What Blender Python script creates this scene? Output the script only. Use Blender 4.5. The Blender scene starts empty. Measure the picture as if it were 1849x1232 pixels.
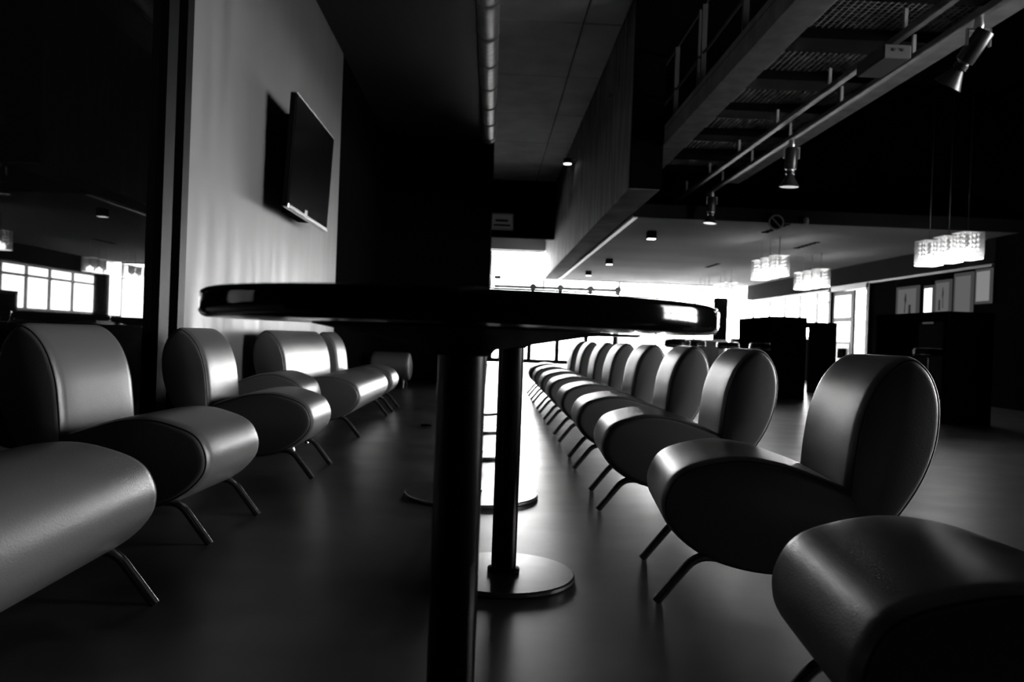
import bpy, math, random
from mathutils import Vector, Matrix
random.seed(7)
PI = math.pi
sc = bpy.context.scene
col = sc.collection

# ------------------------------------------------------------------ camera
FPX = 1450.0
CAMZ = 0.82
cd = bpy.data.cameras.new('camera'); cam = bpy.data.objects.new('camera', cd); col.objects.link(cam)
cd.sensor_fit = 'HORIZONTAL'; cd.sensor_width = 36.0
cd.lens = 36.0 * FPX / 1849.0
yaw, pitch, roll = math.radians(1.573), math.radians(0.257), 0.037
M = (Matrix.Rotation(-yaw, 4, 'Z') @ Matrix.Rotation(PI/2 - pitch, 4, 'X') @ Matrix.Rotation(roll, 4, 'Z'))
cam.matrix_world = Matrix.Translation((0, 0, CAMZ)) @ M
cd.clip_start = 0.05; cd.clip_end = 300
cd.dof.use_dof = True; cd.dof.focus_distance = 2.6; cd.dof.aperture_fstop = 4.0
sc.camera = cam

# ------------------------------------------------------------------ world, daylight, exposure
SKY = 52.0
w = bpy.data.worlds.new('World'); sc.world = w; w.use_nodes = True
bg = w.node_tree.nodes['Background']
bg.inputs['Color'].default_value = (1, 1, 1, 1); bg.inputs['Strength'].default_value = SKY
sc.view_settings.view_transform = 'Standard'; sc.view_settings.look = 'None'
sc.view_settings.exposure = 0.0; sc.view_settings.gamma = 1.0
sc.view_settings.use_curve_mapping = False

def portal(name, loc, rot, sx, sy):           # sky portals: guide daylight sampling through the openings
    l = bpy.data.lights.new(name, 'AREA'); l.shape = 'RECTANGLE'; l.size = sx; l.size_y = sy
    l.cycles.is_portal = True
    o = bpy.data.objects.new(name, l); col.objects.link(o); o.location = loc; o.rotation_euler = rot
WX = 8.0                                       # hall side wall
NW0, NW1, NWZ0, NWZ1 = 1.5, 5.5, 0.7, 3.3      # gridded window in the hall side wall, beside the camera
FY = 25.0                                      # far glazed facade
portal('portal_facade_tall', (0.78, FY+.25, 1.85), (-PI/2, 0, 0), 1.7, 3.4)
portal('portal_facade_low', (4.9, FY+.25, 1.42), (-PI/2, 0, 0), 5.7, 2.5)
portal('portal_side_window', (WX+.32, (NW0+NW1)/2, (NWZ0+NWZ1)/2), (0, PI/2, 0), NWZ1-NWZ0, NW1-NW0)
portal('portal_side_glazing', (WX+.32, 21.9, 1.65), (0, PI/2, 0), 1.2, 6.2)
portal('portal_side_door', (WX+.32, 17.1, 1.15), (0, PI/2, 0), 2.2, .7)

# ------------------------------------------------------------------ materials
def nt(name):
    m = bpy.data.materials.new(name); m.use_nodes = True
    return m, m.node_tree.nodes, m.node_tree.links, m.node_tree.nodes['Principled BSDF']
def mat(name, v, rough=.5, metal=0., spec=.5, emit=0., var=0., scale=4., stretch=(1,1,1), bump=0., bscale=40., rvar=0., coat=0.):
    m, n, l, b = nt(name)
    b.inputs['Base Color'].default_value = (v, v, v, 1); b.inputs['Roughness'].default_value = rough
    b.inputs['Metallic'].default_value = metal; b.inputs['Specular IOR Level'].default_value = spec
    if coat: b.inputs['Coat Weight'].default_value = coat; b.inputs['Coat Roughness'].default_value = .04
    if emit:
        b.inputs['Emission Color'].default_value = (1,1,1,1); b.inputs['Emission Strength'].default_value = emit
    if var or bump or rvar:
        tc = n.new('ShaderNodeTexCoord'); mp = n.new('ShaderNodeMapping'); mp.inputs['Scale'].default_value = stretch
        l.new(tc.outputs['Object'], mp.inputs['Vector'])
        tx = n.new('ShaderNodeTexNoise'); tx.inputs['Scale'].default_value = scale; tx.inputs['Detail'].default_value = 6
        l.new(mp.outputs[0], tx.inputs['Vector'])
        if var:
            r = n.new('ShaderNodeMapRange'); r.inputs[1].default_value = .3; r.inputs[2].default_value = .7
            r.inputs[3].default_value = v*(1-var); r.inputs[4].default_value = v*(1+var)
            l.new(tx.outputs['Fac'], r.inputs[0]); l.new(r.outputs[0], b.inputs['Base Color'])
        if rvar:
            r = n.new('ShaderNodeMapRange'); r.inputs[1].default_value = .3; r.inputs[2].default_value = .7
            r.inputs[3].default_value = max(.02, rough-rvar); r.inputs[4].default_value = rough+rvar
            l.new(tx.outputs['Fac'], r.inputs[0]); l.new(r.outputs[0], b.inputs['Roughness'])
        if bump:
            t2 = n.new('ShaderNodeTexNoise'); t2.inputs['Scale'].default_value = bscale; t2.inputs['Detail'].default_value = 4
            l.new(mp.outputs[0], t2.inputs['Vector'])
            bp = n.new('ShaderNodeBump'); bp.inputs['Strength'].default_value = bump; bp.inputs['Distance'].default_value = .01
            l.new(t2.outputs['Fac'], bp.inputs['Height']); l.new(bp.outputs[0], b.inputs['Normal'])
    return m
def glass(name, tint=.95, gloss=.08):
    m = bpy.data.materials.new(name); m.use_nodes = True; n = m.node_tree.nodes; l = m.node_tree.links
    n.clear(); o = n.new('ShaderNodeOutputMaterial'); t = n.new('ShaderNodeBsdfTransparent'); g = n.new('ShaderNodeBsdfGlossy')
    t.inputs['Color'].default_value = (tint,)*3+(1,); g.inputs['Roughness'].default_value = .02
    mx = n.new('ShaderNodeMixShader'); mx.inputs[0].default_value = gloss
    l.new(t.outputs[0], mx.inputs[1]); l.new(g.outputs[0], mx.inputs[2]); l.new(mx.outputs[0], o.inputs[0])
    return m
def frosted(name):
    m = bpy.data.materials.new(name); m.use_nodes = True; n = m.node_tree.nodes; l = m.node_tree.links
    n.clear(); o = n.new('ShaderNodeOutputMaterial'); t = n.new('ShaderNodeBsdfTransparent'); g = n.new('ShaderNodeBsdfTranslucent'); d = n.new('ShaderNodeBsdfDiffuse')
    a = n.new('ShaderNodeMixShader'); a.inputs[0].default_value = .4; mx = n.new('ShaderNodeMixShader'); mx.inputs[0].default_value = .06
    l.new(g.outputs[0], a.inputs[1]); l.new(d.outputs[0], a.inputs[2]); l.new(t.outputs[0], mx.inputs[1]); l.new(a.outputs[0], mx.inputs[2]); l.new(mx.outputs[0], o.inputs[0])
    return m
def floor_mat():
    m, n, l, b = nt('polished_concrete')
    tc = n.new('ShaderNodeTexCoord')
    a = n.new('ShaderNodeTexNoise'); a.inputs['Scale'].default_value = 3.5; a.inputs['Detail'].default_value = 9; a.inputs['Roughness'].default_value = .65
    l.new(tc.outputs['Object'], a.inputs['Vector'])
    cr = n.new('ShaderNodeValToRGB'); cr.color_ramp.elements[0].position = .3; cr.color_ramp.elements[1].position = .72
    cr.color_ramp.elements[0].color = (.010,)*3+(1,); cr.color_ramp.elements[1].color = (.038,)*3+(1,)
    l.new(a.outputs['Fac'], cr.inputs[0]); l.new(cr.outputs[0], b.inputs['Base Color'])
    mp = n.new('ShaderNodeMapping'); mp.inputs['Scale'].default_value = (.8, 1.1, 1)
    l.new(tc.outputs['Object'], mp.inputs['Vector'])
    s = n.new('ShaderNodeTexNoise'); s.inputs['Scale'].default_value = 3; s.inputs['Detail'].default_value = 9
    l.new(mp.outputs[0], s.inputs['Vector'])
    r = n.new('ShaderNodeMapRange'); r.inputs[1].default_value = .25; r.inputs[2].default_value = .75
    r.inputs[3].default_value = .28; r.inputs[4].default_value = .38
    l.new(s.outputs['Fac'], r.inputs[0]); l.new(r.outputs[0], b.inputs['Roughness'])
    return m
MT = dict(
    floor=floor_mat(),
    pale=mat('pale_plaster', .135, .50, spec=.25, var=.13, scale=2.0, stretch=(1, 2.2, .35), rvar=.10),
    blackwall=mat('black_paint', .003, .85, spec=0.),
    darkwall=mat('dark_paint', .005, .8, spec=0.),
    concrete=mat('concrete', .11, .7, spec=.1, var=.7, scale=3.0, stretch=(1, 2.5, .3), bump=.2),
    ceilconc=mat('concrete_ceiling', .18, .8, spec=.05, var=.2, scale=1.5),
    joint=mat('joint_dark', .004, .9, spec=.1),
    soffit=mat('soffit_paint', .03, .8, spec=.2),
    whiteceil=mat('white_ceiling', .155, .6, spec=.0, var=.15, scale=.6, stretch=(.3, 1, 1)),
    header=mat('white_header', .8, .6),
    bulk=mat('grey_paint', .014, .7, spec=.0),
    leather=mat('leather', .082, .36, spec=.62, bump=.10, bscale=220),
    piping=mat('piping', .02, .5),
    chrome=mat('chrome', .55, .18, metal=1.),
    darkchrome=mat('dark_chrome', .25, .25, metal=1.),
    gloss=mat('black_gloss', .002, .07, spec=.22),
    blackpost=mat('black_post', .002, .28, spec=.12),
    base=mat('brushed_base', .22, .30, metal=.9, var=.15, scale=8),
    steel=mat('painted_steel', .22, .5, spec=.0, var=.2, scale=6),
    galv=mat('galvanised_steel', .11, .45, metal=.5, var=.4, scale=9),
    grate=mat('grating_steel', .30, .45, metal=.3, var=.4, scale=9),
    railpost=mat('rail_steel', .05, .45, spec=.3),
    underside=mat('beam_underside', .10, .7, spec=.0, var=.3, scale=2),  # shade put into the beam's underside by a separate, slightly darker tone
    duct=mat('duct_metal', .16, .5, spec=.4, var=.35, scale=6, stretch=(1, 4, 1)),
    tvblack=mat('tv_black', .002, .16, spec=.04),
    tvback=mat('tv_back', .003, .8, spec=.05),
    trim=mat('silver_trim', .6, .25, metal=1.),
    frame=mat('dark_frame', .004, .5, spec=.05),
    whiteframe=mat('white_frame', .75, .5),
    greyframe=mat('grey_frame', .08, .5),
    pane=glass('window_pane'),
    tint=mat('tinted_glass', .001, .015, spec=.25),
    lampglass=frosted('lamp_glass'),
    crystal=mat('crystal', .5, .12, spec=.6, emit=.10),  # faint glow added for bulb light caught in the crystals
    bulb=mat('lit_bulb', .9, .4, emit=20.),
    lampdiff=mat('lamp_diffuser', .9, .4, emit=12.),
    downlens=mat('lit_lens', .9, .4, emit=5.),
    conemat=mat('black_cone', .002, .6, spec=.02),
    joist=mat('black_joist', .002, .7, spec=.02),
    cable=mat('cable', .05, .5),
    dark=mat('dark_laminate', .0025, .6, spec=.0),
    vinyl=mat('black_vinyl', .004, .3, spec=.3),
    whitebox=mat('white_plastic', .09, .5, spec=.0),
    blackmetal=mat('black_metal', .02, .32, spec=.5),
    alu=mat('lamp_aluminium', .5, .3, metal=.9),
    poster=mat('glow_poster', .005, .5, spec=0., emit=.11, var=.2, scale=3),  # low glow added to the sheets, since only bounced light reaches them
    posterdark=mat('poster_ink', .003, .6, spec=0., emit=.02),  # ink given a trace of the same added glow
    posterpanel=mat('glow_panel', .005, .5, spec=0., emit=.22),  # blank panel brightened by added glow
    posterframe=mat('poster_frame', .004, .5, spec=0., emit=.05),  # frame is no lamp; its brightness is added glow
    pave=mat('outdoor_paving', .55, .8),
    signface=mat('sign_face', .02, .5, emit=.015),  # faint glow added to lift a board that came out too dim
    signframe=mat('sign_frame', .8, .4),
    signink=mat('sign_ink', .005, .6),
    palecounter=mat('pale_counter', .2, .4),
)

# ------------------------------------------------------------------ mesh helpers
class MB:
    def __init__(s): s.v = []; s.f = []
    def add(s, vs, fs):
        o = len(s.v); s.v += [tuple(v) for v in vs]; s.f += [tuple(o+i for i in f) for f in fs]; return s
    def box(s, x0, x1, y0, y1, z0, z1):
        vs = [(x, y, z) for x in (x0, x1) for y in (y0, y1) for z in (z0, z1)]
        return s.add(vs, [(0,1,3,2),(4,6,7,5),(0,4,5,1),(2,3,7,6),(0,2,6,4),(1,5,7,3)])
    def bbox(s, x0, x1, y0, y1, z0, z1, b):              # box with chamfered edges
        ox, oy, oz = (x0+x1)/2, (y0+y1)/2, (z0+z1)/2
        hx, hy, hz = (x1-x0)/2, (y1-y0)/2, (z1-z0)/2
        idx = {}; vs = []
        for sx in (-1,1):
            for sy in (-1,1):
                for sz in (-1,1):
                    for k in range(3):
                        p = [sx*(hx-(b if k!=0 else 0)), sy*(hy-(b if k!=1 else 0)), sz*(hz-(b if k!=2 else 0))]
                        idx[(sx,sy,sz,k)] = len(vs); vs.append((ox+p[0], oy+p[1], oz+p[2]))
        fs = []
        for sx in (-1,1): fs.append([idx[(sx,a,c,0)] for a,c in ((-1,-1),(1,-1),(1,1),(-1,1))][::sx])
        for sy in (-1,1): fs.append([idx[(a,sy,c,1)] for a,c in ((-1,-1),(1,-1),(1,1),(-1,1))][::-sy])
        for sz in (-1,1): fs.append([idx[(a,c,sz,2)] for a,c in ((-1,-1),(1,-1),(1,1),(-1,1))][::sz])
        for a in (-1,1):
            for c in (-1,1):
                fs.append([idx[(a,c,-1,0)],idx[(a,c,1,0)],idx[(a,c,1,1)],idx[(a,c,-1,1)]])
                fs.append([idx[(a,-1,c,0)],idx[(a,1,c,0)],idx[(a,1,c,2)],idx[(a,-1,c,2)]])
                fs.append([idx[(-1,a,c,1)],idx[(1,a,c,1)],idx[(1,a,c,2)],idx[(-1,a,c,2)]])
                for e in (-1,1): fs.append([idx[(a,c,e,k)] for k in range(3)])
        return s.add(vs, fs)
    def tube(s, pts, r, n=10, closed=False, caps=True):
        P = [Vector(p) for p in pts]; m = len(P); base = len(s.v)
        R = r if isinstance(r, (list, tuple)) else [r]*m
        up = None; rings = []
        for i in range(m):
            a = P[i-1] if (i > 0 or closed) else P[i]; b = P[(i+1) % m] if (i < m-1 or closed) else P[i]
            t = (b-a).normalized()
            if up is None: up = t.orthogonal().normalized()
            up = (up - t*up.dot(t)); up = up.normalized() if up.length > 1e-6 else t.orthogonal().normalized()
            q = t.cross(up)
            rings.append([P[i] + (up*math.cos(2*PI*k/n) + q*math.sin(2*PI*k/n))*R[i] for k in range(n)])
        vs = [v for rg in rings for v in rg]; fs = []
        for i in range(m if closed else m-1):
            j = (i+1) % m
            for k in range(n): fs.append((i*n+k, i*n+(k+1)%n, j*n+(k+1)%n, j*n+k))
        if caps and not closed: fs.append(tuple(range(n))[::-1]); fs.append(tuple((m-1)*n+k for k in range(n)))
        return s.add(vs, fs)
    def lathe(s, prof, cx=0, cy=0, n=40):                # prof: (r, z) from bottom to top
        vs = []; fs = []
        for r, z in prof:
            for k in range(n): vs.append((cx+r*math.cos(2*PI*k/n), cy+r*math.sin(2*PI*k/n), z))
        for i in range(len(prof)-1):
            for k in range(n): fs.append((i*n+k, i*n+(k+1)%n, (i+1)*n+(k+1)%n, (i+1)*n+k))
        fs.append(tuple(range(n))[::-1]); fs.append(tuple((len(prof)-1)*n+k for k in range(n)))
        return s.add(vs, fs)
    def build(s, name, m, parent=None, smooth=False, auto=None):
        me = bpy.data.meshes.new(name); me.from_pydata(s.v, [], s.f); me.update()
        if smooth:
            for p in me.polygons: p.use_smooth = True
            if auto: me.set_sharp_from_angle(angle=math.radians(auto))
        me.materials.append(MT[m] if isinstance(m, str) else m)
        o = bpy.data.objects.new(name, me); col.objects.link(o)
        if parent: o.parent = parent
        return o
def tag(o, label=None, cat=None, group=None, kind=None):
    if label: o['label'] = label
    if cat: o['category'] = cat
    if group: o['group'] = group
    if kind: o['kind'] = kind
    return o
def empty(name, loc=(0,0,0), rz=0, label=None, cat=None, group=None):
    o = bpy.data.objects.new(name, None); col.objects.link(o); o.location = loc; o.rotation_euler = (0,0,rz)
    o.empty_display_size = .1
    return tag(o, label, cat, group)
def copy_tree(o, parent=None):
    c = o.copy(); col.objects.link(c); c.parent = parent
    for ch in list(o.children): copy_tree(ch, c)
    return c
def box(x0, x1, y0, y1, z0, z1): return MB().box(x0, x1, y0, y1, z0, z1)
def struct(name, mb, m, label, parent=None):
    o = mb.build(name, m, parent)
    if not parent: tag(o, label, None, None, 'structure')
    return o

# ------------------------------------------------------------------ the room
AX = -1.9
struct('floor', box(-6, 14, -4, FY+.2, -.2, 0), 'floor', 'dark polished concrete floor')
struct('ground', box(-20, 40, FY+.2, 70, -.25, -.03), 'pave', 'pale paving outside the glass facade')
SOF = 4.18; CEIL = 5.02; SX1 = -.27
# left side: tinted glass screen, pale wall, black wall
struct('wall_left', box(AX-.2, AX, 4.92, 9.8, 0, SOF), 'pale', 'pale smooth plaster wall behind the television')
struct('wall_left_dark', box(AX-.2, AX-.01, 9.8, 13.9, 0, SOF), 'blackwall', 'black painted wall beyond the pale wall')
gw = tag(empty('window_1', (0,0,0)), 'dark tinted glass partition mirroring the hall', None, None, 'structure')
box(AX-.03, AX-.015, -4, 4.58, .06, SOF).build('pane', 'tint', gw)
box(AX-.06, AX+.03, 4.58, 4.72, 0, SOF).build('frame_post', 'frame', gw)
box(AX-.02, AX+.05, 4.80, 4.90, 0, SOF).build('edge_trim', 'frame', gw)
box(AX-.06, AX+.0, -4, 4.58, 0, .06).build('bottom_rail', 'frame', gw)
struct('wall_left_core', box(AX-.3, AX-.08, -4, 4.92, 0, SOF), 'blackwall', 'black backing behind the tinted glass')
struct('wall_back', box(-6, -.06, 13.7, FY, 0, CEIL), 'blackwall', 'black end wall beyond the left row of chairs')
struct('wall_rear', box(-6, 14, -4.2, -4, 0, 5.3), 'blackwall', 'black wall behind the camera')
struct('ceiling_soffit', box(-6, SX1, -4, 13.7, SOF, 5.3), 'soffit', 'dark dropped ceiling over the left row of chairs')
cl = struct('ceiling', box(SX1, 14, -4, FY+.3, CEIL+.04, CEIL+.3), 'joint', 'dark high ceiling with concrete panels over the aisle')
xs = [SX1+.01, 1.09, 1.62]; ys = [-3.0 + 2.2*i + .45 for i in range(0, 12)]
for i in range(2):
    for j in range(11):
        y1 = min(ys[j+1], 21.5)
        if y1 - ys[j] < .3: continue
        MB().bbox(xs[i]+.012, xs[i+1]-.012, ys[j]+.012, y1-.012, CEIL, CEIL+.05, .008).build('panel', 'ceilconc', cl)
# concrete wall beam and what closes the void above the low ceiling
wb = struct('wall_beam', box(1.62, 2.0, 9.75, FY, 2.69, CEIL+.04), 'concrete', 'streaked concrete downstand wall over the aisle')
box(1.63, 2.0, 9.75, FY, 2.68, 2.69).build('underside', 'underside', wb)
struct('wall_beam_end_shade', box(1.63, 2.01, 9.68, 9.75, 2.69, CEIL+.04), 'blackwall', 'black sheet for the shade on the end of the concrete beam')  # black box added to darken the beam's unlit near end
struct('wall_upper', box(2.0, 14, 12.6, 12.8, 2.85, CEIL+.04), 'blackwall', 'black wall above the low ceiling')
struct('wall_bulkhead', box(-.06, 1.62, 21.5, 21.7, 3.5, CEIL+.04), 'blackwall', 'black bulkhead over the far entrance')
struct('wall_header', box(-.06, 1.62, FY-.05, FY+.2, 3.54, CEIL+.04), 'header', 'white header above the tall glazing')
lc = struct('ceiling_low', box(2.06, WX, 11.85, FY, 2.70, 2.85), 'whiteceil', 'low white ceiling over the hall with hanging lamps')
box(2.05, 2.12, 11.85, FY, 2.66, 2.70).build('edge_trim', 'whiteframe', lc)
box(2.05, WX, 11.79, 11.85, 2.67, 2.86).build('front_fascia', 'bulk', lc)
# hall side wall
WT = WX+.3
struct('wall_right', box(WX, WT, -4, NW0, 0, CEIL+.04), 'darkwall', 'dark hall wall beside the gridded window')
struct('wall_right_sill', box(WX, WT, NW0, NW1, 0, NWZ0), 'darkwall', 'dark wall under the gridded window')
struct('wall_right_head', box(WX, WT, NW0, NW1, NWZ1, CEIL+.04), 'darkwall', 'dark wall over the gridded window')
struct('wall_right_mid', box(WX, WT, NW1, 16.75, 0, 2.26), 'blackwall', 'black hall wall with glowing poster cases')
struct('wall_right_mid_upper', box(WX, WT, NW1, 12.6, 2.26, CEIL+.04), 'blackwall', 'black upper hall wall')
struct('wall_right_bulkhead', box(WX, WT, 12.6, FY, 2.26, CEIL+.04), 'bulk', 'grey bulkhead over the poster cases and door')
struct('trim_1', box(WX-.05, WX, 12.6, 18.8, 2.24, 2.28), 'greyframe', 'thin pale trim under the grey bulkhead')
struct('wall_right_far_sill', box(WX, WT, 18.75, FY, 0, 1.05), 'blackwall', 'black wall under the side glazing')
struct('wall_right_corner', box(WX-.4, WT, FY-.2, FY+.2, 0, 1.05), 'blackwall', 'black corner under the glazing')

def window(name, label, axis, pos, a0, a1, z0, z1, verts, rails, t, m, depth=.08):
    g = tag(empty(name), label, None, None, 'structure')
    def bx(u0, u1, q0, q1, d): return box(pos-d, pos+d, u0, u1, q0, q1) if axis == 'x' else box(u0, u1, pos-d, pos+d, q0, q1)
    for z in [z0+t/2] + rails + [z1-t/2]: bx(a0, a1, z-t/2, z+t/2, depth/2).build('rail', m, g)
    V = [a0+t/2] + verts + [a1-t/2]
    for u in V: bx(u-t/2, u+t/2, z0, z1, depth/2*.9).build('mullion', m, g)
    for i in range(len(V)-1):
        R = [z0+t/2] + rails + [z1-t/2]
        for j in range(len(R)-1): bx(V[i]+t/2, V[i+1]-t/2, R[j]+t/2, R[j+1]-t/2, .004).build('pane', 'pane', g)
    return g
n = 6
window('window_2', 'tall gridded steel window in the hall side wall', 'x', WX+.15, NW0, NW1, NWZ0, NWZ1,
       [NW0+(NW1-NW0)*k/n for k in range(1, n)], [NWZ0+(NWZ1-NWZ0)*k/4 for k in range(1, 4)], .06, 'frame')
window('window_3', 'white framed side glazing with dark transom behind the bar tables', 'x', WX+.15, 18.75, FY-.2, 1.05, 2.26,
       [19.9, 21.0, 22.1, 23.3], [1.95], .07, 'greyframe')
window('window_4', 'white framed facade glazing under the low ceiling', 'y', FY+.1, 3.98, WX-.4, .12, 2.70, [5.2, 6.4], [2.2], .05, 'whiteframe')
window('window_5', 'white framed clerestory glazing over the sliding doors', 'y', FY+.1, -.06, 1.62, 2.3, 3.54, [.8], [], .05, 'whiteframe')
window('window_6', 'white framed clerestory glazing beside the concrete beam', 'y', FY+.1, 1.62, 3.98, 2.3, 2.70, [2.8], [], .04, 'whiteframe')
window('door_1', 'dark framed sliding glass doors in the far facade', 'y', FY+.1, -.06, 3.98, .03, 2.12, [.33, 1.23, 2.10, 3.0], [], .14, 'frame')
box(2.0, WX, FY+.2, FY+.3, 2.70, CEIL).build('wall_facade', 'blackwall')
tag(bpy.data.objects['wall_facade'], 'black wall above the facade glazing', None, None, 'structure')
# sliding door track with rollers
tr = empty('door_track', (2.0, FY-.05, 2.40), 0, 'grey sliding door rail with rollers above the glass doors', 'rail')
MB().tube([(-1.95, 0, 0), (1.97, 0, 0)], .055, 10).build('rail_tube', 'greyframe', tr, True, 40)
box(-1.95, 1.97, -.02, .02, -.13, -.09).build('lower_bar', 'greyframe', tr)
for x in (-.72, .13, 1.07, 1.93):
    MB().tube([(x, -.05, .02), (x, .05, .02)], .11, 14).build('roller', 'greyframe', tr, True, 40)
    box(x-.05, x+.05, -.03, .12, -.16, 0).build('bracket', 'greyframe', tr)
# side door with glazed leaf
dr = tag(empty('door_2'), 'dark framed hall door with glazed leaf ajar', None, None, 'structure')
for y in (16.78, 18.68): box(WX-.06, WT, y-.07, y+.07, 0, 2.26).build('frame_post', 'frame', dr)
box(WX-.06, WT, 16.75, 18.75, 2.16, 2.26).build('frame_head', 'greyframe', dr)
leaf = box(WX-.02, WX+.04, 17.5, 18.6, .05, 2.14).build('leaf', 'frame', dr)
box(WX-.025, WX+.0, 17.62, 18.45, 1.55, 2.05).build('pane', mat('leaf_pane', .5, .2, emit=.45, var=.5, scale=7), leaf)  # brightness of this opaque pane is glow in its material
box(WX-.025, WX+.0, 17.62, 18.45, 1.0, 1.45).build('pane', mat('leaf_pane_low', .5, .2, emit=.35, var=.5, scale=7), leaf)  # lower pane glows the same way, with no lamp behind
box(WX-.03, WX+.0, 17.62, 18.45, .1, .95).build('kick_panel', 'greyframe', leaf)
box(WX-.08, WX-.02, 17.8, 18.1, .62, .85).build('handle_plate', 'dark', leaf)
box(WX+.2, WX+.21, 16.85, 17.5, .03, 2.16).build('pane', 'pane', dr)

# metal duct along soffit edge
du = empty('ventilation_duct', (-.145, 5, SOF+.02), 0, 'grey round metal duct running along the dropped ceiling edge', 'duct')
MB().tube([(0, -8.9, 0), (0, 8.65, 0)], .12, 24, caps=True).build('pipe', 'duct', du, True, 40)
for k in range(15):
    y = -4.2 + .9*k
    MB().tube([(0, y-.03, 0), (0, y+.03, 0)], .128, 24).build('collar', 'steel', du, True, 40)

# ------------------------------------------------------------------ lounge chairs
def crom(P, per=5):
    out = []; m = len(P)
    for i in range(m):
        p0, p1, p2, p3 = [Vector(P[(i+k) % m]) for k in (-1, 0, 1, 2)]
        for s in range(per):
            t = s/per
            out.append(.5*((2*p1)+(p2-p0)*t+(2*p0-5*p1+4*p2-p3)*t*t+(3*p1-p0-3*p2+p3)*t**3))
    return out
SEAT = [(0,.31),(.012,.365),(.046,.414),(.11,.446),(.224,.471),(.343,.463),(.447,.434),(.56,.393),(.66,.34),(.70,.27),(.66,.19),(.54,.13),(.357,.105),(.2,.127),(.089,.18),(.018,.25)]
BACK = [(.563,.393),(.572,.5),(.590,.61),(.63,.715),(.69,.786),(.75,.806),(.805,.757),(.835,.67),(.834,.558),(.807,.455),(.76,.36),(.70,.28),(.62,.24),(.56,.30)]
def cushion(P, width, r=.055, dome=.014):
    C = crom(P); m = len(C); mb = MB()
    ar = sum(C[i].x*C[(i+1)%m].y - C[(i+1)%m].x*C[i].y for i in range(m)); sg = 1 if ar > 0 else -1
    N = []
    for i in range(m):
        t = (C[(i+1)%m]-C[i-1]).normalized(); N.append(Vector((-t.y, t.x))*sg)   # inward
    cen = sum(C, Vector((0,0)))/m
    st = []
    A = [0, 15, 30, 45, 60, 75, 90]
    for a in reversed(A):
        a = math.radians(a); st.append((-(width/2-r+r*math.sin(a)), r*.5*(1-math.cos(a)), 1))
    for k in range(1, 6): st.append((-(width/2-r)+(width-2*r)*k/6, 0, 1))
    for a in A:
        a = math.radians(a); st.append(((width/2-r+r*math.sin(a)), r*.5*(1-math.cos(a)), 1))
    ins = st[0][1]
    caps = [(f, 1-f*f) for f in (.95, .88, .75, .55, .35, .12)]
    full = [(-width/2-dome*b, ins, f) for f, b in reversed(caps)] + st + [(width/2+dome*b, ins, f) for f, b in caps]
    vs = []; fs = []
    for y, i_, f in full:
        Q = [c + nn*i_ for c, nn in zip(C, N)]
        if f < 1: Q = [cen + (q-cen)*f for q in Q]
        for _ in range(int((1-f)*60)): Q = [Q[i-1]*.25 + Q[i]*.5 + Q[(i+1) % m]*.25 for i in range(m)]
        for q in Q: vs.append((q.x, y, q.y))
    k = len(full)
    for a in range(k-1):
        for i in range(m): fs.append((a*m+i, a*m+(i+1)%m, (a+1)*m+(i+1)%m, (a+1)*m+i))
    fs.append(tuple(range(m))[::-1]); fs.append(tuple((k-1)*m+i for i in range(m)))
    if sg > 0: fs = [f[::-1] for f in fs]
    mb.add(vs, fs)
    seams = []
    ia, ya = r*.5*(1-math.cos(math.radians(55))), width/2-r+r*math.sin(math.radians(55))
    for s in (-1, 1):
        seams.append(MB().tube([((c+nn*ia).x, s*ya, (c+nn*ia).y) for c, nn in zip(C, N)], .0035, 5, closed=True))
    return mb, seams
def smooth_path(pts, rad=.03, n=5):
    P = [Vector(p) for p in pts]; out = [P[0]]
    for i in range(1, len(P)-1):
        a = (P[i-1]-P[i]); b = (P[i+1]-P[i]); d = min(rad, a.length*.45, b.length*.45)
        s = P[i]+a.normalized()*d; e = P[i]+b.normalized()*d
        for k in range(n+1):
            t = k/n; out.append(s*(1-t)**2 + P[i]*2*t*(1-t) + e*t*t)
    out.append(P[-1]); return out
def make_chair(width=.56, back=True, name='lounge_chair'):
    t = empty(name)
    a, b = cushion(SEAT, width); s = a.build('seat', 'leather', t, True); [q.build('piping', 'piping', s, True) for q in b]
    if back:
        a, b = cushion(BACK, width); s = a.build('backrest', 'leather', t, True); [q.build('piping', 'piping', s, True) for q in b]
    for sy in (-1, 1):
        y = sy*(width/2-.03)
        for pts in ([(-.005, y, .002), (.115, y, .155), (.24, y, .150), (.34, y*.9, .145)], [(.80, y, .002), (.68, y, .155), (.58, y, .165), (.48, y*.9, .15)]):
            MB().tube(smooth_path(pts, .045), .015, 10).build('leg', 'darkchrome', t, True, 50)
    return t
chair = make_chair()
ORD = ['first', 'second', 'third', 'fourth', 'fifth', 'sixth', 'seventh', 'eighth', 'ninth', 'tenth']
RC = [(1.47,.60,-.10),(2.77,.585,-.10),(4.12,.57,-.05),(5.34,.575,-.03),(6.62,.58,0),(7.85,.575,0),(9.05,.575,0),(10.4,.575,0),(11.55,.575,0)]
first = True
def place(x, y, rz, label, group, src=None):
    global first
    if src is None:
        o = chair if first else copy_tree(chair); first = False
    else: o = src
    o.location = (x, y, 0); o.rotation_euler = (0, 0, rz); tag(o, label, 'chair', group); return o
for i, (y, x, rz) in enumerate(RC):
    place(x, y, rz, 'armless leather lounge chair backing onto the open hall, %s from the glass facade' % ORD[8-i],
          'lounge chairs backing onto the hall')
LC = [(3.29, -1.01, 'armless leather lounge chair standing before the tinted glass partition', -.07),
      (4.70, -.955, 'armless leather lounge chair at the start of the pale wall', 0),
      (8.64, -.99, 'armless leather lounge chair at the far end of the pale wall', 0)]
for y, x, lb, rz in LC: place(x, y, PI+rz, lb, 'lounge chairs along the pale wall and glass')
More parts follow.
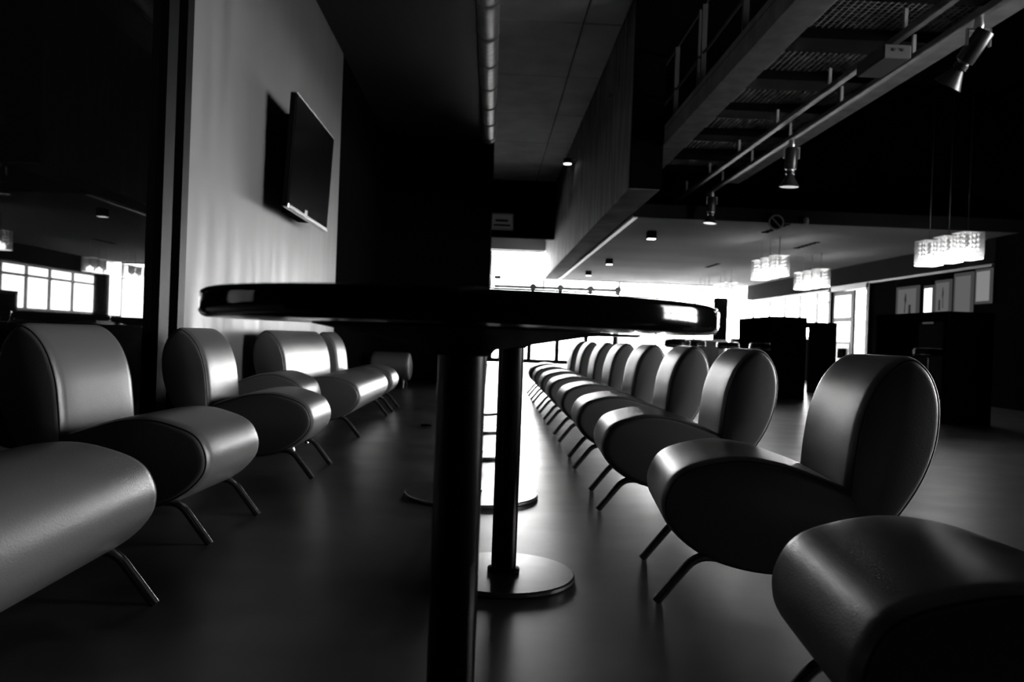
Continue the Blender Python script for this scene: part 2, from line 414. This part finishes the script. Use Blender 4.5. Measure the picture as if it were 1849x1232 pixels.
lv = make_chair(1.74, True, 'love_seat'); lv.location = (-.985, 7.08, 0); lv.rotation_euler = (0, 0, PI)
l2 = copy_tree(lv); l2.location = (-.955, 1.53, 0)
tag(lv, 'wide two-seat leather lounge sofa against the pale wall', 'sofa', 'wide lounge sofas')
tag(l2, 'wide two-seat leather lounge sofa before the tinted glass', 'sofa', 'wide lounge sofas')
def ottoman(loc, rz, sx, sz, label):
    t = empty('ottoman', loc, rz, label, 'ottoman')
    prof = [(x-.35, z) for x, z in SEAT]
    a, b = cushion([(x*sx, .10+(z-.105)*sz) for x, z in prof], .56); s = a.build('seat', 'leather', t, True); [q.build('piping', 'piping', s, True) for q in b]
    for x in (-.2, .2):
        for y in (-.2, .2): MB().tube([(x*1.2, y, .002), (x*.9, y, .17)], .0135, 10).build('leg', 'darkchrome', t, True, 50)
ottoman((-1.53, 5.62, 0), PI, .92, 1.16, 'backless leather ottoman between the lounge chair and the wide sofa')
ottoman((-1.48, 12.3, 0), PI*.5, 1.1, 1.18, 'backless leather ottoman in front of the black wall')

# ------------------------------------------------------------------ round tables
def make_table(R, baseR):
    t = empty('round_table')
    zc, h = .858, .023
    prof = [(.02, zc-h-.002), (R-.03, zc-h)] + [(R-.014+.014*math.cos(a)*1.0, zc-h+.012+.012*math.sin(a)) for a in [math.radians(-80+16*k) for k in range(6)]] + [(R, zc+h-.012)] + [(R-.014+.014*math.cos(a), zc+h-.012+.012*math.sin(a)) for a in [math.radians(15*k) for k in range(1,6)]] + [(R-.03, zc+h), (.02, zc+h+.0005)]
    MB().lathe(prof, n=96).build('table_top', 'gloss', t, True, 35)
    MB().lathe([(.046, .785), (.06, .797), (.26, .832), (.26, .8335)], n=48).build('support_cone', 'conemat', t, True, 30)
    MB().lathe([(.0425, .018), (.0425, .79)], n=32).build('post', 'blackpost', t, True, 40)
    MB().lathe([(baseR-.006, 0), (baseR, .004), (baseR, .014), (baseR-.006, .018), (.03, .021)], n=72).build('base_plate', 'base', t, True, 30)
    MB().lathe([(.055, .019), (.055, .03), (.044, .034)], n=32).build('post_collar', 'blackpost', t, True, 30)
    return t
TB = [(-.048, 1.42, .245), (.075, 2.75, .245), (-.067, 4.14, .343), (-.075, 5.55, .245), (-.085, 7.0, .245), (-.10, 8.6, .245)]
ts = make_table(.437, .245); tl = make_table(.437, .343)
for i, (x, y, b) in enumerate(TB):
    if b > .3: o = tl
    else: o = ts if i == 0 else copy_tree(ts)
    o.location = (x, y, 0)
    tag(o, ('round black gloss bar table on a wide disc base, ' if b > .3 else 'round black gloss bar table on a small disc base, ') + ORD[5-i] + ' from the facade', 'table', 'round bar tables in the aisle')

# ------------------------------------------------------------------ television
tv = empty('television', (-1.68, 7.345, 2.28), 0, 'flat black television tilted on the pale wall', 'television')
tv.rotation_euler = (0, .045, 0)
MB().bbox(-.03, .02, -.775, .775, -.467, .467, .006).build('body', 'tvback', tv)
MB().box(.02, .024, -.76, .76, -.43, .45).build('screen', 'tvblack', tv)
for z0, z1 in ((.460, .470), (-.470, -.437)): MB().bbox(-.02, .028, -.775, .775, z0, z1, .003).build('trim_strip', 'trim', tv)
MB().box(.022, .03, -.22, -.12, -.44, -.40).build('badge', 'trim', tv)
MB().box(-.28, -.03, -.12, .5, -.43, .45).build('wall_mount', 'tvback', tv)

# ------------------------------------------------------------------ catwalk
WZ = 3.22
ck = empty('catwalk', (2.8, 6, WZ), 0, 'steel catwalk with open grating and handrail under the dark ceiling', 'catwalk')
def cb(x0, x1, y0, y1, z0, z1): return box(x0-2.8, x1-2.8, y0-6, y1-6, z0-WZ, z1-WZ)
cb(2.02, 2.29, 1.5, 11.7, WZ, WZ+.02).build('edge_channel', 'steel', ck)
cb(2.02, 2.04, 1.5, 11.7, WZ+.02, WZ+.24).build('channel_web', 'steel', ck)
cb(3.38, 3.56, 1.5, 11.7, WZ-.02, WZ).build('edge_beam', 'steel', ck)
cb(3.46, 3.48, 1.5, 11.7, WZ, WZ+.22).build('beam_web', 'steel', ck)
for k in range(10):
    y = 2.2 + 1.0*k
    cb(2.04, 3.46, y, y+.30, WZ+.02, WZ+.10).build('cross_joist', 'joist', ck)
g = MB()
y = 1.6
while y < 11.7:
    g.box(2.04-2.8, 3.46-2.8, y-6, y+.012-6, .12, .15); y += .05
x = 2.1
while x < 3.46:
    g.box(x-2.8, x+.012-2.8, 1.5-6, 11.7-6, .115, .14); x += .05
gr = g.build('grating', 'grate', ck); gr['kind'] = 'stuff'
cb(2.02, 3.48, 1.5, 11.7, WZ+.17, WZ+.18).build('deck_plate', 'joist', ck)
for i, y in enumerate((5.4, 6.74, 8.1, 9.3, 10.6)):
    cb(2.03, 2.08, y-.02, y+.02, WZ+.02, WZ+1.05).build('rail_post', 'railpost', ck)
    if i == 2: cb(2.03, 2.08, y+.12, y+.15, WZ+.02, WZ+1.05).build('rail_post', 'railpost', ck)
for z in (.55, 1.05): MB().tube([(2.055-2.8, 1.5-6, z), (2.055-2.8, 11.6-6, z)], .013, 8).build('handrail', 'railpost', ck, True, 40)

TZ = 3.02
def track(x, y0, y1, label):
    t = empty('lighting_track', (x, (y0+y1)/2, TZ), 0, label, 'track'); h = (y1-y0)/2
    MB().bbox(-.028, .028, -h, h, 0, .05, .006).build('rail', 'galv', t)
    k = 0; y = -h+.3
    while y < h:
        box(-.012, .012, y-.012, y+.012, .05, .20).build('hanger', 'steel', t); y += 1.25
track(2.82, 4.0, 12.5, 'galvanised conduit track slung under the catwalk carrying the white box')
track(3.12, 3.2, 11.75, 'galvanised conduit track slung under the catwalk carrying the spotlights')
eb = empty('junction_box', (2.84, 5.9, TZ-.10), 0, 'white plastic junction box fixed under the catwalk track', 'box')
MB().bbox(-.10, .10, -.22, .22, 0, .10, .008).build('housing', 'whitebox', eb)
for x in (-.03, .03): MB().tube([(x, -.221, .06), (x, -.226, .06)], .012, 8).build('knockout', 'blackmetal', eb, True, 40)
def spot(y, tilt_x, tilt_y, s, label):
    t = empty('spotlight', (3.12, y, TZ), 0, label, 'spotlight', 'spotlights under the catwalk')
    MB().lathe([(.022*s, -.07*s), (.03*s, -.05*s), (.022*s, 0)], n=16).build('stem', 'alu', t, True, 40)
    p = Vector((0, 0, -.14*s))
    for sx in (-1, 1): box(sx*.07*s-.006, sx*.07*s+.006, -.012, .012, -.17*s, -.07*s).build('yoke_arm', 'alu', t)
    box(-.076*s, .076*s, -.012, .012, -.076*s, -.064*s).build('yoke_bridge', 'alu', t)
    def part(name, prof, m):
        o = MB().lathe([(r*s, z*s) for r, z in prof], n=24).build(name, m, t, True, 40)
        o.location = p; o.rotation_euler = (tilt_x, tilt_y, 0); return o
    part('body', [(.05, -.13), (.055, -.12), (.055, .06), (.05, .07)], 'blackmetal')
    part('neck_ring', [(.036, -.145), (.036, -.13)], 'alu')
    part('neck', [(.042, -.175), (.042, -.145)], 'blackmetal')
    c = part('cone', [(.085, -.29), (.087, -.285), (.03, -.175)], 'blackmetal')
spot(5.18, .50, .42, 1.08, 'black cone spotlight with bright yoke at the near catwalk end')
spot(8.44, .05, .02, 1.15, 'black cone spotlight hanging straight midway along the catwalk')
spot(11.5, 0, .06, 1.05, 'black cone spotlight hanging before the edge of the low white ceiling')

# ------------------------------------------------------------------ ceiling fittings
DL = [(2.66, 13.5, 'first'), (2.66, 18.3, 'second'), (2.6, 21.7, 'third')]
for x, y, o_ in DL:
    t = empty('downlight', (x, y, 2.70), 0, 'small cube downlight on the low white ceiling, %s from the ceiling front edge' % o_, 'downlight', 'cube downlights on the low ceiling')
    MB().bbox(-.075, .075, -.075, .075, -.13, 0, .008).build('housing', 'bulk', t)
    box(-.065, .065, -.065, .065, -.136, -.13).build('lens', 'downlens', t)
wl = empty('wall_spotlight', (1.62, 16.4, 4.46), 0, 'small lit spotlight bracketed on the concrete beam', 'spotlight')
box(-.10, 0, -.02, .02, .03, .06).build('bracket', 'blackmetal', wl)
MB().lathe([(.085, -.05), (.085, .05), (.05, .07)], cx=-.17, n=20).build('housing', 'blackmetal', wl, True, 40)
MB().lathe([(.078, -.056), (.078, -.05)], cx=-.17, n=20).build('lens', 'downlens', wl, True, 40)
bo = empty('wall_bolt', (1.62, 11.35, 4.3), 0, 'tiny bright bolt on the concrete beam near its end', 'bolt')
MB().tube([(-.05, 0, 0), (0, 0, 0)], .018, 10).build('shank', 'chrome', bo, True, 40); MB().tube([(-.062, 0, 0), (-.05, 0, 0)], .03, 6).build('head', 'chrome', bo, True, 40)
rf = empty('ceiling_fan_disc', (4.15, 11.74, 2.66), 0, 'round dark fitting with a slanting bar on the ceiling edge', 'fitting')
MB().tube([(.105*math.cos(2*PI*k/28), 0, .105*math.sin(2*PI*k/28)) for k in range(28)], .014, 8, closed=True).build('ring', 'steel', rf, True)
MB().tube([(0, .01, 0), (0, .04, 0)], .10, 28).build('disc', 'dark', rf, True, 40)
MB().tube([(-.07, -.005, .07), (.07, -.005, -.07)], .012, 8).build('bar', 'steel', rf, True, 40)
dv = empty('ceiling_sensor', (4.6, 11.74, 2.70), 0, 'tiny grey sensor on the ceiling edge beside the round fitting', 'sensor')
MB().lathe([(.03, -.05), (.036, -.02), (.036, .03), (.02, .05)], n=14).build('housing', 'steel', dv, True, 40); box(-.015, .015, .03, .055, -.02, .02).build('bracket', 'steel', dv)
for k, (x, y, lb) in enumerate(((4.45, 12.6, 'dark slotted air vent in the low ceiling near its front edge'), (5.7, 14.5, 'dark slotted air vent in the low ceiling over the poster side'), (5.2, 18.9, 'dark slotted air vent in the low ceiling toward the facade'))):
    t = empty('air_vent', (x, y, 2.70), 0, lb, 'vent', 'slotted vents in the low ceiling')
    for j in range(6): box(-.05, .05, -.5+.18*j, -.40+.18*j, -.008, 0).build('slot', 'dark', t)
sg = empty('wall_sign', (.21, 21.49, 3.9), 0, 'small framed notice sign on the black bulkhead', 'sign')
box(-.28, .28, -.03, 0, -.20, .20).build('board', 'signface', sg)
for a in ((-.30, .30, .18, .22), (-.30, .30, -.22, -.18), (-.30, -.27, -.2, .2), (.27, .30, -.2, .2)): box(a[0], a[1], -.05, 0, a[2], a[3]).build('frame_bar', 'signframe', sg)
box(-.18, .16, -.034, -.03, .0, .06).build('text_line', 'signink', sg); box(-.22, .22, -.034, -.03, -.12, -.07).build('text_line', 'signink', sg)
st = tag(box(.05, .28, FY+.086, FY+.096, 2.62, 2.75).build('window_sticker', 'greyframe'), 'small grey sticker on the clerestory glass', 'sticker')

# hanging lamps
def make_lamp():
    t = empty('pendant_lamp'); s = .135
    sh = MB()
    for a in (-1, 1):
        box(a*s-.002, a*s+.002, -s, s, 0, .34).build('glass_panel', 'lampglass', t); box(-s, s, a*s-.002, a*s+.002, 0, .34).build('glass_panel', 'lampglass', t)
    box(-s, s, -s, s, .338, .346).build('top_plate', 'alu', t)
    for i in (-1, 0, 1):
        for j in (-1, 0, 1):
            if i == 0 and j == 0: continue
            m = MB().lathe([q for z in (.13, .19, .25, .31) for q in ((.004, z-.022), (.021, z), (.004, z+.022))], cx=i*.085, cy=j*.085, n=8)
            m.build('crystal_string', 'crystal', t, True, 50)
    MB().lathe([(.06, .015), (.085, .05), (.075, .10), (.03, .15)], n=14).build('bulb', 'bulb', t, True)
    box(-s*.95, s*.95, -s*.95, s*.95, .0, .012).build('lower_diffuser', 'lampdiff', t)
    MB().tube([(0, 0, .346), (0, 0, .64)], .006, 6).build('cable', 'cable', t, True)
    return t
lp = make_lamp(); fl = True
GR = [(6.05, [11.0, 10.53, 10.1], 'beside the bar table by the poster cases', False),
      (4.85, [14.4, 13.95, 13.5], 'over the bar table with the tucked stool', True),
      (6.4, [16.4, 15.95, 15.5], 'over the bar table before the glazed door', True),
      (5.9, [20.6, 20.15, 19.7], 'in the cluster before the side glazing', True),
      (5.9, [22.6, 22.15, 21.7], 'in the cluster nearest the glass facade', True)]
for x, Y, wh, low in GR:
    for k, y in enumerate(Y):
        o = lp if fl else copy_tree(lp); fl = False
        o.location = (x, y, 2.03)
        tag(o, 'square crystal pendant lamp %s, %s from the facade' % (wh, ORD[k]), 'lamp', 'crystal pendant lamps')
        if not low:        # in front of the low ceiling: long cable to the high ceiling
            for c in o.children:
                if c.name.startswith('cable'): bpy.data.objects.remove(c)
            MB().tube([(0, 0, .346), (0, 0, CEIL+.04-2.03)], .006, 6).build('cable', 'cable', o, True)

# ------------------------------------------------------------------ bar tables and stools
def bar_table(x0, x1, y0, y1, label):
    t = empty('bar_table', ((x0+x1)/2, (y0+y1)/2, 0), 0, label, 'table', 'tall black bar tables in the hall')
    hx, hy = (x1-x0)/2, (y1-y0)/2
    MB().bbox(-hx, hx, -hy, hy, 1.23, 1.31, .006).build('table_top', 'dark', t)
    for y in (-hy+.002, hy-.072): MB().bbox(-hx+.005, hx-.005, y, y+.07, 0, 1.23, .005).build('end_panel', 'dark', t)
bar_table(4.45, 5.02, 12.6, 14.3, 'tall black bar table with a stool tucked under it')
bar_table(5.90, 6.42, 14.7, 16.4, 'tall black bar table standing before the glazed hall door')
bar_table(5.27, 5.84, 9.15, 10.85, 'tall black bar table standing before the glowing poster cases')
def make_stool():
    t = empty('bar_stool')
    MB().lathe([(.15, .76), (.185, .775), (.19, .84), (.175, .87), (.12, .88)], n=32).build('seat', 'vinyl', t, True, 50)
    MB().lathe([(.188, .785), (.193, .79), (.193, .80), (.188, .805)], n=32).build('seat_band', 'chrome', t, True, 50)
    MB().lathe([(.028, .03), (.028, .45), (.02, .46), (.02, .76)], n=16).build('pole', 'chrome', t, True, 40)
    MB().lathe([(.2, 0), (.2, .012), (.10, .03), (.03, .045)], n=32).build('base', 'chrome', t, True, 40)
    MB().tube([(.14*math.cos(2*PI*k/20), .14*math.sin(2*PI*k/20), .28) for k in range(20)], .01, 6, closed=True).build('foot_ring', 'chrome', t, True)
    return t
stl = make_stool()
SP = [(4.56, 13.4, 'black round bar stool tucked under the tall table'), (5.52, 9.95, 'black round bar stool under the table before the poster cases'),
      (2.72, 11.6, 'black round bar stool beside the pale counter, at its open end'), (3.08, 12.1, 'black round bar stool in front of the pale counter'), (4.0, 13.4, 'black round bar stool between the pale counter and tall table')]
for i, (x, y, lb) in enumerate(SP):
    o = stl if i == 0 else copy_tree(stl); o.location = (x, y, 0); tag(o, lb, 'stool', 'black bar stools')
ct = empty('service_counter', (3.9, 15.4, 0), 0, 'pale white counter with rounded end in the hall', 'counter')
pr = MB()
pts = [(-.45, -.35), (.3, -.35)] + [(.3+.35*math.sin(a), -.35*math.cos(a)) for a in [PI*k/8 for k in range(1, 8)]] + [(.3, .35), (-.45, .35)]
pr.add([(x, y, z) for z in (0, .88) for x, y in pts], [tuple(range(len(pts)))[::-1], tuple(len(pts)+k for k in range(len(pts)))] + [(k, (k+1) % len(pts), len(pts)+(k+1) % len(pts), len(pts)+k) for k in range(len(pts))])
pr.build('body', 'palecounter', ct)
pt = MB(); pt.add([(x*1.05, y*1.08, z) for z in (.88, .92) for x, y in pts], pr.f); pt.build('counter_top', 'whiteframe', ct)
tp = empty('totem_panel', (5.75, 20.0, 0), 0, 'dark upright totem panel before the facade glazing', 'panel')
MB().bbox(-.15, .15, -.12, .12, .04, 2.0, .01).build('panel_body', 'dark', tp); box(-.22, .22, -.2, .2, 0, .04).build('foot_plate', 'dark', tp)

# ------------------------------------------------------------------ poster cases on the hall wall (facing -X)
def poster(y0, y1, z0, z1, label, fig, m='poster'):
    t = empty('poster_case', (WX-.003, (y0+y1)/2, (z0+z1)/2), 0, label, 'poster case', 'glowing poster cases on the hall wall')
    hy, hz = (y1-y0)/2, (z1-z0)/2
    box(-.03, 0, -hy, hy, -hz, hz).build('case', 'posterframe', t)
    box(-.035, -.03, -hy*.8, hy*.8, -hz*.85, hz*.85).build('sheet', m, t)
    if fig:
        X = -.037; f = MB(); f2 = MB()
        f.add([(X, fig*hy*a, hz*b) for a, b in ((.05, .6), (.12, .62), (.14, .5), (.2, .3), (.15, .0), (.2, -.5), (.1, -.5), (.08, -.05), (0, .2))], [tuple(range(9))])
        f2.add([(X, fig*hy*a, hz*b) for a, b in ((-.4, -.05), (-.2, -.05), (-.18, -.6), (-.42, -.6))], [(0, 1, 2, 3)])
        f.build('printed_figure', 'posterdark', t); f2.build('printed_shape', 'posterdark', t)
poster(14.8, 15.62, 1.40, 2.08, 'glowing poster case with a dark figure print between bare wall and the bright panel', 1)
poster(13.75, 14.25, 1.45, 2.12, 'small glowing poster case with a dark figure print beside the bright panel', -1)
poster(14.3, 14.62, 1.35, 2.05, 'narrow bright blank panel glowing as a window reflection between two figure posters', 0, mat('reflection_glow', .8, .3, emit=1.2))  # emissive strip stands in for a window reflected in the case glass
poster(13.12, 13.66, 1.40, 2.20, 'glowing poster case with plain grey sheet beside the small figure poster', 0)
poster(12.62, 13.05, 1.65, 2.22, 'glowing blank panel at the end of the poster wall', 0, 'posterpanel')

sp = MB()
sp.add([(-.05,-.02,.002),(.0,-.03,.012),(.05,-.015,.004),(.045,.02,.014),(-.005,.03,.006),(-.045,.018,.018),(0,0,.022)], [(0,1,6),(1,2,6),(2,3,6),(3,4,6),(4,5,6),(5,0,6),(5,4,3,2,1,0)])
so = tag(sp.build('litter_scrap', 'dark'), 'small dark scrap of litter lying on the floor between tables and sofas', 'litter'); so.location = (-.54, 7.16, 0)
